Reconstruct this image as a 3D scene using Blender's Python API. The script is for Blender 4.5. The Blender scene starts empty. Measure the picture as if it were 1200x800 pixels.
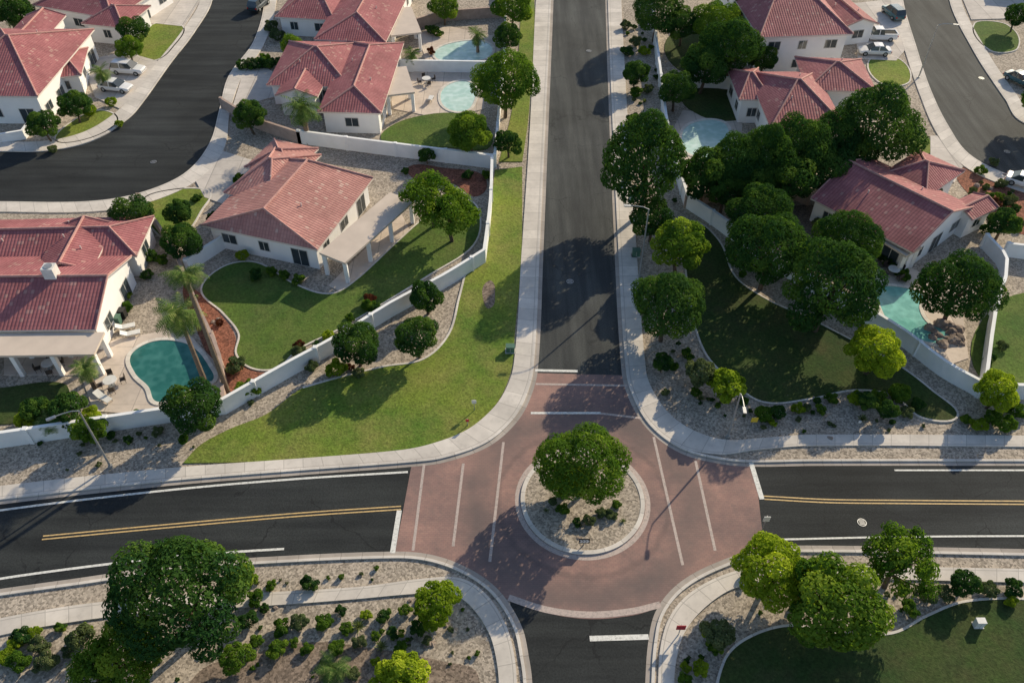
import bpy, bmesh, math, random
import numpy as np
from mathutils import Vector, Matrix
from mathutils.geometry import tessellate_polygon
random.seed(7)
H=56.0; FPX=970.0; S=math.sqrt(.5)
# survey helper: photo reading -> ground-plane metres at height z
def G(px,py,z=0.0):
    u=(px-600)/FPX; v=(py-400)/FPX; h=H-z
    return (u*h/(S*(1+v)), h*(1-v)/(1+v))
def mpp(py,z=0.0):
    return (H-z)/(S*(1+(py-400)/FPX))/FPX
scene=bpy.context.scene
# ---------------------------------------------------------------- materials
def newmat(name):
    m=bpy.data.materials.new(name); m.use_nodes=True
    nt=m.node_tree; nt.nodes.clear()
    out=nt.nodes.new('ShaderNodeOutputMaterial')
    b=nt.nodes.new('ShaderNodeBsdfPrincipled')
    nt.links.new(b.outputs[0],out.inputs[0])
    return m,nt,b,out
class N:
    def __init__(s,nt): s.nt=nt
    def n(s,t,**k):
        x=s.nt.nodes.new(t)
        for a,b in k.items(): setattr(x,a,b)
        return x
    def l(s,a,b): s.nt.links.new(a,b)
    def inp(s,node,i,val):
        if hasattr(val,'is_linked') or hasattr(val,'links'): s.l(val,node.inputs[i])
        else: node.inputs[i].default_value=val
    def math(s,op,a,b=0.0,c=None):
        x=s.n('ShaderNodeMath',operation=op); s.inp(x,0,a); s.inp(x,1,b)
        if c is not None: s.inp(x,2,c)
        return x.outputs[0]
    def noise(s,vec,scale,detail=3,rough=.55,dist=0):
        x=s.n('ShaderNodeTexNoise'); s.l(vec,x.inputs['Vector'])
        x.inputs['Scale'].default_value=scale; x.inputs['Detail'].default_value=detail
        x.inputs['Roughness'].default_value=rough; x.inputs['Distortion'].default_value=dist
        return x.outputs['Fac']
    def mix(s,f,a,b,mode='MIX'):
        x=s.n('ShaderNodeMix',data_type='RGBA',blend_type=mode)
        s.inp(x,0,f); 
        for i,v in ((6,a),(7,b)):
            if isinstance(v,(tuple,list)): x.inputs[i].default_value=(v[0],v[1],v[2],1)
            else: s.l(v,x.inputs[i])
        return x.outputs[2]
    def ramp(s,f,a,b):
        x=s.n('ShaderNodeMapRange'); s.inp(x,0,f); x.inputs[1].default_value=a; x.inputs[2].default_value=b
        return x.outputs[0]
    def obj(s):
        return s.n('ShaderNodeTexCoord').outputs['Object']
    def bump(s,h,st,dist,b):
        x=s.n('ShaderNodeBump'); s.inp(x,'Height',h); x.inputs['Strength'].default_value=st; x.inputs['Distance'].default_value=dist
        s.l(x.outputs[0],b.inputs['Normal'])
def ground_mat(name,c1,c2,c3,big=.12,mid=1.2,fine=14,rough=.95,bump=.3,finemix=.5,vor=False,midmix=.7):
    m,nt,b,_=newmat(name); n=N(nt); o=n.obj()
    col=n.mix(n.ramp(n.noise(o,big,3),.35,.65),c1,c2)
    col=n.mix(n.math('MULTIPLY',n.ramp(n.noise(o,mid,4,.65),.40,.72),midmix),col,c3)
    f=n.noise(o,fine,2,.7)
    if vor:
        v=n.n('ShaderNodeTexVoronoi'); n.l(o,v.inputs['Vector']); v.inputs['Scale'].default_value=7
        sp=n.n('ShaderNodeSeparateColor'); n.l(v.outputs['Color'],sp.inputs[0])
        f=n.math('ADD',n.math('MULTIPLY',f,.5),n.math('MULTIPLY',sp.outputs[0],.5))
    dk=n.mix(n.ramp(f,.25,.75),(1-finemix,)*3,(1+finemix*.7,)*3)
    col=n.mix(1.0,col,dk,'MULTIPLY')
    n.l(col,b.inputs['Base Color']); b.inputs['Roughness'].default_value=rough
    b.inputs['Specular IOR Level'].default_value=.2
    n.bump(f,bump,.05,b)
    return m
M={}
M['gravel']=ground_mat('gravel',(.40,.345,.28),(.46,.40,.33),(.32,.27,.22),vor=True,finemix=.5,mid=.7,midmix=.6)
M['gravel_red']=ground_mat('red_gravel',(.26,.105,.07),(.32,.14,.09),(.19,.085,.06),vor=True)
M['soil']=ground_mat('soil',(.22,.17,.135),(.29,.23,.18),(.15,.12,.095),vor=True)
M['grass']=ground_mat('grass',(.105,.19,.028),(.215,.265,.042),(.27,.25,.08),big=.10,mid=.3,fine=5,finemix=.5,bump=1.,midmix=.65)
M['grass_dark']=ground_mat('grass_painted_shade',(.028,.062,.018),(.058,.092,.022),(.08,.08,.035),big=.1,mid=.35,fine=5,finemix=.45,bump=.9)  # darker copy of the grass, tree shade painted into its colour
M['grass_yard']=ground_mat('grass_yard',(.065,.13,.026),(.115,.18,.033),(.15,.17,.055),big=.15,mid=.35,fine=5,finemix=.48,bump=.9,midmix=.55)
def asphalt(name,base,sealc,stretch=(1,1,1)):
    m,nt,b,_=newmat(name); n=N(nt); o=n.obj()
    col=n.mix(n.ramp(n.noise(o,.09,4,.6),.35,.65),tuple(x*.82 for x in base),tuple(x*1.25 for x in base))
    mp=n.n('ShaderNodeVectorMath',operation='MULTIPLY'); n.l(o,mp.inputs[0]); mp.inputs[1].default_value=stretch
    wp=n.ramp(n.noise(mp.outputs[0],1.0,3,.6),.38,.66)
    col=n.mix(1.0,col,n.mix(wp,(.76,.76,.77),(1.32,1.30,1.25)),'MULTIPLY')
    f=n.noise(o,7,2,.8)
    col=n.mix(1.0,col,n.mix(n.ramp(f,.3,.7),(.74,)*3,(1.28,)*3),'MULTIPLY')
    d=n.n('ShaderNodeVectorMath',operation='ADD'); nz=n.n('ShaderNodeTexNoise'); n.l(o,nz.inputs['Vector']); nz.inputs['Scale'].default_value=.5; nz.inputs['Detail'].default_value=4
    sc=n.n('ShaderNodeVectorMath',operation='SCALE'); n.l(nz.outputs['Color'],sc.inputs[0]); sc.inputs['Scale'].default_value=2.2
    n.l(o,d.inputs[0]); n.l(sc.outputs[0],d.inputs[1])
    v=n.n('ShaderNodeTexVoronoi',feature='DISTANCE_TO_EDGE'); n.l(d.outputs[0],v.inputs['Vector']); v.inputs['Scale'].default_value=.13
    line=n.math('LESS_THAN',v.outputs['Distance'],.006)
    line=n.math('MULTIPLY',line,n.ramp(n.noise(o,.2,2),.42,.55))
    col=n.mix(n.math('MULTIPLY',line,.6),col,sealc)
    n.l(col,b.inputs['Base Color']); b.inputs['Roughness'].default_value=.85; b.inputs['Specular IOR Level'].default_value=.2
    n.bump(f,.3,.03,b); return m
M['asphalt']=asphalt('asphalt',(.030,.034,.036),(.013,.014,.016),(.06,.75,1))
M['asphalt_old']=asphalt('asphalt_old',(.058,.063,.064),(.027,.03,.032),(.75,.05,1))
def concrete(name,base,uvj=True,step=1.6,vj=.22,brick=False):
    m,nt,b,_=newmat(name); n=N(nt); tc=n.n('ShaderNodeTexCoord'); o=tc.outputs['Object']
    src=tc.outputs['UV'] if uvj else o
    sp=n.n('ShaderNodeSeparateXYZ'); n.l(src,sp.inputs[0])
    ju=n.math('LESS_THAN',n.math('FRACT',n.math('DIVIDE',sp.outputs[0],step)),.035)
    if uvj: jv=n.math('LESS_THAN',n.math('ABSOLUTE',n.math('SUBTRACT',sp.outputs[1],vj)),.03)
    else: jv=n.math('LESS_THAN',n.math('FRACT',n.math('DIVIDE',sp.outputs[1],step)),.02)
    j=n.math('MAXIMUM',ju,jv)
    col=n.mix(n.ramp(n.noise(o,.35,4,.65),.3,.7),tuple(x*.82 for x in base),tuple(x*1.1 for x in base))
    wn=n.n('ShaderNodeTexWhiteNoise',noise_dimensions='1D'); n.l(n.math('FLOOR',n.math('DIVIDE',sp.outputs[0],step)),wn.inputs['W'])
    col=n.mix(1.0,col,n.mix(wn.outputs['Value'],(.88,)*3,(1.05,)*3),'MULTIPLY')
    col=n.mix(n.math('MULTIPLY',n.ramp(n.noise(o,2.2,4,.7),.52,.8),.4),col,tuple(x*.5 for x in base))
    col=n.mix(n.math('MULTIPLY',j,.5),col,tuple(x*.35 for x in base))
    n.l(col,b.inputs['Base Color']); b.inputs['Roughness'].default_value=.9; b.inputs['Specular IOR Level'].default_value=.2
    return m
M['sidewalk']=concrete('sidewalk_concrete',(.70,.65,.59))
M['kerb']=concrete('kerb_concrete',(.70,.655,.60),vj=9)
M['gutter']=concrete('gutter_concrete',(.44,.395,.355),vj=9)
M['drive']=concrete('driveway_concrete',(.63,.58,.53),uvj=False,step=3)
M['deck']=concrete('deck_concrete',(.66,.57,.49),uvj=False,step=2.4)
M['coping']=concrete('pool_coping',(.74,.70,.63),vj=9,step=.6)
def pinkpaver():
    m,nt,b,_=newmat('pink_stamped_paving'); n=N(nt); o=n.obj()
    br=n.n('ShaderNodeTexBrick'); n.l(o,br.inputs['Vector']); br.inputs['Scale'].default_value=1.0
    br.inputs['Brick Width'].default_value=.34; br.inputs['Row Height'].default_value=.17; br.inputs['Mortar Size'].default_value=.012
    br.inputs['Color1'].default_value=(.365,.235,.208,1); br.inputs['Color2'].default_value=(.325,.207,.188,1); br.inputs['Mortar'].default_value=(.26,.175,.16,1)
    col=n.mix(n.ramp(n.noise(o,.16,5,.65),.36,.64),(.60,.66,.70),(1.18,1.12,1.05))
    col=n.mix(1.0,br.outputs['Color'],col,'MULTIPLY')
    vm=n.n('ShaderNodeVectorMath',operation='DISTANCE'); n.l(o,vm.inputs[0]); vm.inputs[1].default_value=(5.66,38,0)
    d=n.math('ADD',vm.outputs['Value'],n.math('MULTIPLY',n.noise(o,.3,4),3.0))
    w=n.math('MULTIPLY',n.ramp(n.math('ABSOLUTE',n.math('SUBTRACT',d,10.2)),2.2,.3),.5)
    col=n.mix(w,col,(.14,.12,.115))
    d2=n.math('ADD',vm.outputs['Value'],n.math('MULTIPLY',n.noise(o,.9,4),.8))
    w2=n.math('MULTIPLY',n.ramp(n.math('ABSOLUTE',n.math('SUBTRACT',d2,7.2)),.35,.1),.3)
    col=n.mix(w2,col,(.10,.085,.085))
    col=n.mix(n.math('MULTIPLY',n.ramp(n.noise(o,1.1,5,.78,1.),.50,.75),.5),col,(.17,.145,.135))
    n.l(col,b.inputs['Base Color']); b.inputs['Roughness'].default_value=.85; b.inputs['Specular IOR Level'].default_value=.2
    return m
M['pink']=pinkpaver()
def paint(name,c,wear=.5):
    m,nt,b,_=newmat(name); n=N(nt); o=n.obj()
    f=n.ramp(n.noise(o,5,5,.75),.46,.68)
    n.l(n.mix(n.math('MULTIPLY',f,wear),c,(.12,.12,.12)),b.inputs['Base Color']); b.inputs['Roughness'].default_value=.7
    return m
M['white']=paint('white_road_paint',(.78,.78,.74)); M['yellow']=paint('yellow_road_paint',(.66,.46,.2),.6)
M['band']=paint('pale_band',(.52,.43,.39),.55)
def simple(name,c,rough=.6,metal=0.0,var=.12,scale=1.5,spec=.4,coat=0):
    m,nt,b,_=newmat(name); n=N(nt); o=n.obj()
    col=n.mix(n.ramp(n.noise(o,scale,4,.6),.3,.7),tuple(x*(1-var) for x in c),tuple(min(1,x*(1+var)) for x in c))
    n.l(col,b.inputs['Base Color']); b.inputs['Roughness'].default_value=rough; b.inputs['Metallic'].default_value=metal
    b.inputs['Specular IOR Level'].default_value=spec; b.inputs['Coat Weight'].default_value=coat
    return m
M['stucco']=simple('white_stucco',(.87,.86,.85),.9,var=.04,scale=.6,spec=.2)
M['wallpaint']=simple('perimeter_wall_paint',(.85,.86,.86),.9,var=.07,scale=.5,spec=.2)
M['block']=simple('tan_block',(.42,.32,.27),.9,var=.15,spec=.2)
M['tan']=simple('tan_cover',(.62,.53,.45),.8,var=.08,scale=.5,spec=.2)
M['fascia']=simple('fascia_paint',(.68,.60,.55),.7,var=.05)
M['glass']=simple('window_glass',(.035,.05,.06),.08,var=.2,spec=.8)
M['frame']=simple('window_frame',(.62,.60,.57),.5)
M['metal']=simple('galvanised_metal',(.42,.43,.43),.45,.6)
M['castiron']=simple('cast_iron',(.05,.045,.042),.7,.3)
M['bark']=simple('bark',(.12,.09,.065),.95,var=.3,scale=4,spec=.1)
M['palmbark']=simple('palm_bark',(.22,.165,.12),.95,var=.3,scale=6,spec=.1)
M['carwhite']=simple('car_paint_white',(.78,.78,.78),.25,var=.02,coat=.6)
M['cardark']=simple('car_paint_dark',(.03,.05,.06),.25,var=.05,coat=.8)
M['carteal']=simple('car_paint_teal',(.05,.12,.13),.25,var=.05,coat=.8)
M['rubber']=simple('rubber',(.02,.02,.02),.9)
M['red']=simple('tail_lamp_red',(.45,.02,.02),.3)
M['rock']=simple('boulder_stone',(.27,.22,.19),.95,var=.35,scale=2,spec=.1)
M['green_box']=simple('green_enamel',(.08,.17,.12),.5)
M['black']=simple('black_sheet',(.02,.02,.02),.5)
M['plastic']=simple('white_plastic',(.72,.72,.70),.5)
M['wicker']=simple('dark_wicker',(.07,.055,.045),.8)
M['redsign']=simple('red_sign',(.45,.03,.04),.5)
M['yellowsign']=simple('yellow_sign',(.7,.5,.04),.5)
def roofmat(name,ca,cb,cc):
    m,nt,b,_=newmat(name); n=N(nt); tc=n.n('ShaderNodeTexCoord')
    sp=n.n('ShaderNodeSeparateXYZ'); n.l(tc.outputs['UV'],sp.inputs[0])
    U=n.math('DIVIDE',sp.outputs[0],.34); Vv=n.math('DIVIDE',sp.outputs[1],.42)
    cb_=n.n('ShaderNodeCombineXYZ'); n.l(n.math('FLOOR',U),cb_.inputs[0]); n.l(n.math('FLOOR',Vv),cb_.inputs[1])
    wn=n.n('ShaderNodeTexWhiteNoise',noise_dimensions='2D'); n.l(cb_.outputs[0],wn.inputs['Vector'])
    col=n.mix(n.ramp(wn.outputs['Value'],.0,1.),ca,cb)
    col=n.mix(n.math('GREATER_THAN',wn.outputs['Value'],.96),col,cc)
    col=n.mix(1.0,col,n.mix(n.ramp(n.noise(tc.outputs['Object'],.35,4),.3,.7),(.8,.8,.8),(1.17,1.17,1.17)),'MULTIPLY')
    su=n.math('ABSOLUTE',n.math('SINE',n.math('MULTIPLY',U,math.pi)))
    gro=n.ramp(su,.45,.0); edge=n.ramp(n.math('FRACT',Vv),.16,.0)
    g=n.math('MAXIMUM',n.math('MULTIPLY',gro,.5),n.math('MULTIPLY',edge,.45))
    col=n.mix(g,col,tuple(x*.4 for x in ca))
    n.l(col,b.inputs['Base Color']); b.inputs['Roughness'].default_value=.8; b.inputs['Specular IOR Level'].default_value=.25
    h=n.math('ADD',su,n.math('MULTIPLY',n.math('SUBTRACT',1.0,n.math('FRACT',Vv)),.7))
    n.bump(h,.55,.07,b); return m
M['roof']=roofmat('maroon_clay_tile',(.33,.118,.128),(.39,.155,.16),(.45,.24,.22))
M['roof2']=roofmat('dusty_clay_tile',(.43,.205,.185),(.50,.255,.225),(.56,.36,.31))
M['cap']=simple('ridge_cap_tile',(.50,.28,.25),.8,var=.2,scale=3,spec=.2)
def water(name,c1,c2):
    m,nt,b,_=newmat(name); n=N(nt); o=n.obj()
    v=n.n('ShaderNodeTexVoronoi',feature='SMOOTH_F1'); n.l(o,v.inputs['Vector']); v.inputs['Scale'].default_value=1.6
    col=n.mix(n.ramp(n.noise(o,.4,3),.3,.7),c1,c2)
    col=n.mix(n.math('MULTIPLY',n.ramp(v.outputs['Distance'],.35,.75),.45),col,tuple(min(1,x*1.5+.05) for x in c2))  # bright cells: caustic light painted into the water colour
    n.l(col,b.inputs['Base Color']); b.inputs['Roughness'].default_value=.06; b.inputs['IOR'].default_value=1.33
    n.bump(n.noise(o,2.2,3),.25,.08,b); return m
M['water_teal']=water('pool_water_teal',(.022,.125,.115),(.035,.165,.15))
M['water_aqua']=water('pool_water_aqua',(.15,.42,.38),(.2,.5,.45))
M['water_pale']=water('pool_water_pale',(.42,.64,.58),(.54,.72,.66))
def leafmat(name,a,b2,hi,trans=.3):
    m,nt,b,out=newmat(name); n=N(nt)
    at=n.n('ShaderNodeAttribute',attribute_name='tint'); oi=n.n('ShaderNodeObjectInfo')
    col=n.mix(at.outputs['Fac'],a,b2)
    col=n.mix(n.ramp(at.outputs['Fac'],.65,1.05),col,hi)
    col=n.mix(1.0,col,n.mix(oi.outputs['Random'],(.8,.86,.85),(1.2,1.12,1.1)),'MULTIPLY')
    n.l(col,b.inputs['Base Color']); b.inputs['Roughness'].default_value=.85; b.inputs['Specular IOR Level'].default_value=.04
    t=n.n('ShaderNodeBsdfTranslucent'); n.l(n.mix(1.0,col,(1.5,1.6,.7),'MULTIPLY'),t.inputs[0])
    mx=n.n('ShaderNodeMixShader'); mx.inputs[0].default_value=trans
    n.l(b.outputs[0],mx.inputs[1]); n.l(t.outputs[0],mx.inputs[2]); n.l(mx.outputs[0],out.inputs[0]); return m
L={}
L['dark']=leafmat('foliage_dark',(.022,.070,.022),(.085,.165,.03),(.15,.235,.04),.32)
L['mid']=leafmat('foliage_mid',(.055,.13,.02),(.18,.28,.035),(.29,.37,.05),.4)
L['lime']=leafmat('foliage_lime',(.17,.25,.02),(.36,.45,.04),(.50,.55,.06),.45)
L['grey']=leafmat('foliage_greygreen',(.08,.115,.05),(.16,.20,.085),(.25,.28,.12),.25)
L['palm']=leafmat('foliage_palm',(.06,.12,.035),(.14,.22,.055),(.26,.29,.12),.3)
L['red']=leafmat('foliage_red',(.09,.03,.02),(.16,.06,.03),(.2,.1,.04),.3)
# ---------------------------------------------------------------- mesh builder
def link(o): scene.collection.objects.link(o); return o
class MB:
    def __init__(s): s.v=[]; s.f=[]; s.m=[]; s.uv=[]
    def face(s,pts,mi=0,uv=None):
        i=len(s.v); s.v+= [tuple(p) for p in pts]; s.f.append(tuple(range(i,i+len(pts)))); s.m.append(mi)
        s.uv.append(uv if uv else [(p[0],p[1]) for p in pts])
    def box(s,c,X,Y,Z,mi=0):
        c=Vector(c);X=Vector(X);Y=Vector(Y);Z=Vector(Z)
        P=[c+X*a+Y*b+Z*d for d in(-1,1) for b in(-1,1) for a in(-1,1)]
        for q in((0,2,3,1),(4,5,7,6),(0,1,5,4),(2,6,7,3),(0,4,6,2),(1,3,7,5)): s.face([P[k] for k in q],mi)
    def abox(s,x0,y0,z0,x1,y1,z1,mi=0):
        s.box(((x0+x1)/2,(y0+y1)/2,(z0+z1)/2),((x1-x0)/2,0,0),(0,(y1-y0)/2,0),(0,0,(z1-z0)/2),mi)
    def cyl(s,p0,p1,r0,r1,n=8,mi=0,cap=True):
        p0=Vector(p0);p1=Vector(p1);d=(p1-p0).normalized()
        a=d.orthogonal().normalized(); b=d.cross(a)
        A=[p0+(a*math.cos(t)+b*math.sin(t))*r0 for t in [2*math.pi*k/n for k in range(n)]]
        B=[p1+(a*math.cos(t)+b*math.sin(t))*r1 for t in [2*math.pi*k/n for k in range(n)]]
        for k in range(n): s.face([A[k],A[(k+1)%n],B[(k+1)%n],B[k]],mi)
        if cap: s.face(B,mi); s.face(A[::-1],mi)
    def build(s,name,mats,parent=None,loc=None,rot=0,smooth=False):
        me=bpy.data.meshes.new(name); me.from_pydata(s.v,[],s.f)
        for m in mats: me.materials.append(m)
        me.polygons.foreach_set('material_index',s.m)
        ul=me.uv_layers.new(name='UVMap'); flat=[c for u in s.uv for p in u for c in p[:2]]
        ul.data.foreach_set('uv',flat)
        if smooth: me.polygons.foreach_set('use_smooth',[True]*len(s.f))
        me.update(); o=link(bpy.data.objects.new(name,me))
        if parent: o.parent=parent
        if loc is not None: o.location=loc
        o.rotation_euler[2]=rot
        return o
def empty(name,loc=(0,0,0),rot=0):
    e=link(bpy.data.objects.new(name,None)); e.location=loc; e.rotation_euler[2]=rot; e.empty_display_size=.5; return e
# ---------------------------------------------------------------- curves
def curve(pts,closed=False,n=7,z=0.0,world=False):
    P=[Vector(p[:2]) if world else Vector(G(p[0],p[1],z)) for p in pts]; C=[len(p)>2 for p in pts]
    k=len(P); out=[]
    segs=k if closed else k-1
    for i in range(segs):
        a=P[i]; b=P[(i+1)%k]; ln=(b-a).length
        def tan(j):
            if C[j] or (not closed and j in(0,k-1)): return (b-a)
            t=P[(j+1)%k]-P[(j-1)%k]
            return t.normalized()*ln if t.length>1e-6 else (b-a)
        ta=tan(i); tb=tan((i+1)%k)
        for q in range(n):
            t=q/n; h1=2*t**3-3*t*t+1; h2=t**3-2*t*t+t; h3=-2*t**3+3*t*t; h4=t**3-t*t
            out.append(a*h1+ta*h2+b*h3+tb*h4)
    if not closed: out.append(P[-1])
    return out
def slab(name,pts,z0,z1,mat,smooth=True,world=False,parent=None):
    W=curve(pts,True,7 if smooth else 1,world=world)
    ar=sum(W[i].x*W[(i+1)%len(W)].y-W[(i+1)%len(W)].x*W[i].y for i in range(len(W)))
    if ar<0: W=W[::-1]
    mb=MB(); T=[Vector((p.x,p.y,z1)) for p in W]
    for t in tessellate_polygon([T]):
        q=[T[i] for i in t]
        if (q[1]-q[0]).cross(q[2]-q[0]).z<0: q=q[::-1]
        mb.face(q)
    if z1-z0>.001:
        for i in range(len(W)):
            a=W[i];b=W[(i+1)%len(W)]
            mb.face([(a.x,a.y,z0),(b.x,b.y,z0),(b.x,b.y,z1),(a.x,a.y,z1)])
    return mb.build(name,[mat],parent)
def strip(name,W,w,z0,z1,mat,closed=False,parent=None,off=0.0,mb=None,mi=0):
    own=mb is None
    if own: mb=MB()
    k=len(W); A=[];B=[];U=[0]
    for i in range(k):
        if closed: d=(W[(i+1)%k]-W[i-1])
        else: d=W[min(i+1,k-1)]-W[max(i-1,0)]
        d=d.normalized() if d.length>1e-9 else Vector((1,0)); nn=Vector((-d.y,d.x))
        e=(W[(i+1)%k]-W[i]) if (closed or i<k-1) else (W[i]-W[i-1])
        c=abs(nn.dot(Vector((-e.y,e.x)).normalized())) if e.length>1e-9 else 1
        mt=1/max(c,.5)
        A.append(W[i]+nn*(w/2+off)*mt); B.append(W[i]-nn*(w/2-off)*mt)
        if i: U.append(U[-1]+(W[i]-W[i-1]).length)
    for i in range(k if closed else k-1):
        j=(i+1)%k; a,b,c,d=B[i],B[j],A[j],A[i]
        u0=U[i];u1=U[j] if j else U[i]+(W[0]-W[i]).length
        mb.face([(a.x,a.y,z1),(b.x,b.y,z1),(c.x,c.y,z1),(d.x,d.y,z1)],mi,[(u0,0),(u1,0),(u1,w),(u0,w)])
        if z1-z0>.002:
            h=z1-z0
            mb.face([(a.x,a.y,z0),(b.x,b.y,z0),(b.x,b.y,z1),(a.x,a.y,z1)],mi,[(u0,0),(u1,0),(u1,h),(u0,h)])
            mb.face([(c.x,c.y,z0),(d.x,d.y,z0),(d.x,d.y,z1),(c.x,c.y,z1)],mi,[(u1,0),(u0,0),(u0,h),(u1,h)])
    if not closed and z1-z0>.002:
        for a,b in((A[0],B[0]),(B[-1],A[-1])): mb.face([(a.x,a.y,z0),(b.x,b.y,z0),(b.x,b.y,z1),(a.x,a.y,z1)],mi)
    if own: return mb.build(name,[mat],parent)
def resample(W,n):
    d=[0]
    for i in range(1,len(W)): d.append(d[-1]+(W[i]-W[i-1]).length)
    xs=np.linspace(0,d[-1],n); X=np.interp(xs,d,[p.x for p in W]); Y=np.interp(xs,d,[p.y for p in W])
    return [Vector((x,y)) for x,y in zip(X,Y)]
def ribbon(name,A,B,z0,z1,mat):
    a=curve(A,n=8); b=curve(B,n=8); mb=MB(); u=0
    for i in range(len(a)-1):
        p,q,r,s=a[i],a[i+1],b[i+1],b[i]; l=((q-p).length+(r-s).length)/2
        w0=(s-p).length; w1=(r-q).length
        f=[(p.x,p.y,z1),(q.x,q.y,z1),(r.x,r.y,z1),(s.x,s.y,z1)]; uv=[(u,0),(u+l,0),(u+l,w1),(u,w0)]
        if (q-p).x*(s-p).y-(q-p).y*(s-p).x<0: f=f[::-1]; uv=uv[::-1]
        mb.face(f,0,uv)
        for x,y in((p,q),(r,s)): mb.face([(x.x,x.y,z0),(y.x,y.y,z0),(y.x,y.y,z1),(x.x,x.y,z1)],0,[(u,.6)]*4)
        u+=l
    return mb.build(name,[mat])
# ---------------------------------------------------------------- ground and roads
mb=MB(); mb.face([(-1500,-1500,0),(1500,-1500,0),(1500,2500,0),(-1500,2500,0)]); mb.build('ground',[M['gravel']])
main_l=[(652,-190),(645,0),(638,150),(631,300),(624,432)]; main_r=[(708,-190),(713,0),(718,130),(725,280),(735,437)]
slab('road',[(p[0],p[1]) if 0<i<4 else (p[0],p[1],1) for i,p in enumerate(main_l)]+[(645,500,1),(720,500,1)]+[(p[0],p[1]) if 0<i<4 else (p[0],p[1],1) for i,p in enumerate(main_r[::-1])],0,.006,M['asphalt_old'])
slab('road',[(-330,640,1),(-200,612),(0,585),(200,563),(350,551),(483,541,1),(884,541,1),(1050,540),(1200,540),(1500,541,1),(1500,652,1),(1200,647),(1050,644),(910,645),(884,650,1),(462,653,1),(300,658),(200,666),(100,681),(0,695),(-200,727),(-330,752,1)],0,.012,M['asphalt'])
slab('road',[(590,660,1),(603,735),(612,775),(615,800),(622,960,1),(760,960,1),(765,800),(768,755),(776,720),(785,660,1)],0,.018,M['asphalt'])
slab('road',[(312,-150,1),(310,0),(297,50),(268,90),(257,130),(245,170),(215,205),(160,228),(100,237),(0,237),(-250,237,1),(-250,180,1),(0,178),(60,177),(110,165),(150,140),(168,120),(200,75),(227,40),(249,0),(262,-150,1)],0,.006,M['asphalt'])
slab('road',[(1040,-150,1),(1058,0),(1075,60),(1090,105),(1112,150),(1140,185),(1200,212),(1400,270,1),(1400,215,1),(1200,145),(1178,118),(1140,60),(1112,0),(1095,-150,1)],0,.006,M['asphalt_old'])
slab('pink_paving',[(622,437,1),(736,440,1),(745,470),(765,501),(800,526),(845,538),(884,541,1),(896,647,1),(870,653),(840,666),(800,690),(773,712,1),(740,721),(690,725),(640,718),(596,703,1),(575,688),(545,671),(505,656),(462,652,1),(472,600),(483,541,1),(520,536),(568,519),(598,494),(614,468)],0,.026,M['pink'])
cx0,cy0,R0=5.66,38.0,4.8
circ=lambda r,n=72:[Vector((cx0+r*math.cos(2*math.pi*i/n),cy0+r*math.sin(2*math.pi*i/n))) for i in range(n)]
strip('island_kerb',circ(R0),.34,0,.16,M['kerb'],True)
mb=MB(); mb.face([(p.x,p.y,.12) for p in circ(R0-.15)]); mb.build('island_gravel',[M['gravel']])
strip('paving_band',circ(R0+.42),.4,0,.032,M['band'],True)
def line(name,pts,w,mat,z=.038,off=0): strip(name,curve(pts),w,z-.003,z,mat,off=off)
wt=M['white']; yl=M['yellow']
line('road_marking',[(-330,662),(-200,630),(0,598),(200,574),(350,561),(478,553)],.2,wt)
line('road_marking',[(-330,760),(-100,697),(0,678),(150,658),(240,649),(333,643)],.2,wt)
for o_ in(-.15,.15):
    line('road_marking',[(50,630),(200,616),(350,603),(470,595)],.12,yl,off=o_)
    line('road_marking',[(895,583),(970,587),(1050,588),(1200,589),(1500,590)],.12,yl,off=o_)
line('road_marking',[(468,598),(460,648)],.4,wt); line('road_marking',[(880,542),(893,585)],.4,wt)
line('road_marking',[(1048,551),(1200,551),(1500,551)],.16,wt); line('road_marking',[(915,632),(1050,629),(1200,628),(1500,628)],.16,wt)
line('road_marking',[(691,748),(760,746)],.4,wt); line('road_marking',[(627,434),(677,435)],.3,wt)
line('road_marking',[(622,484),(704,484)],.24,wt,.036)
for pts in ([(543,543),(531,640)],[(590,518),(574,658)],[(766,512),(800,662)],[(815,540),(838,645)],[(497,544),(484,645)],[(700,484),(752,490)],[(628,450),(738,452)]):
    line('paving_band',pts,.22,M['band'],.033)
strip('paving_band',curve([(596,700),(640,714),(690,720),(740,716),(774,708)]),.5,.029,.034,M['band'])
# sidewalks and kerbs
k1=[(652,-190),(645,0),(638,150),(631,300),(624,432),(614,468),(598,494),(568,519),(520,536),(483,541),(350,551),(200,563),(0,585),(-200,612),(-330,640)]
s1=[(640,-190),(628,0),(621,150),(611,300),(602,428),(590,462),(573,484),(546,505),(508,520),(470,528),(350,538),(200,549),(0,570),(-200,596),(-330,622)]
ribbon('sidewalk',k1,s1,0,.13,M['sidewalk'])
k2=[(708,-190),(713,0),(718,130),(725,280),(735,437),(745,470),(765,501),(800,526),(845,538),(884,541),(950,540),(1200,540),(1500,541)]
i2=[(708,-190),(713,0),(718,130),(725,280),(735,437),(745,470),(765,501),(800,525),(845,533),(884,528),(950,523),(1200,524),(1500,526)]
s2=[(720,-190),(728,0),(735,130),(745,280),(757,435),(767,462),(787,488),(815,506),(850,516),(890,514),(950,510),(1200,511),(1500,513)]
ribbon('sidewalk',i2,s2,0,.13,M['sidewalk'])
k3=[(-330,755),(-200,728),(0,697),(100,683),(200,668),(300,660),(462,653),(505,657),(545,672),(578,696),(603,735),(612,775),(615,800),(622,960)]
i3=[(-330,790),(-200,770),(0,725),(100,708),(200,699),(300,695),(420,688),(500,678),(540,678),(570,697),(593,733),(603,770),(606,810),(610,960)]
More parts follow.
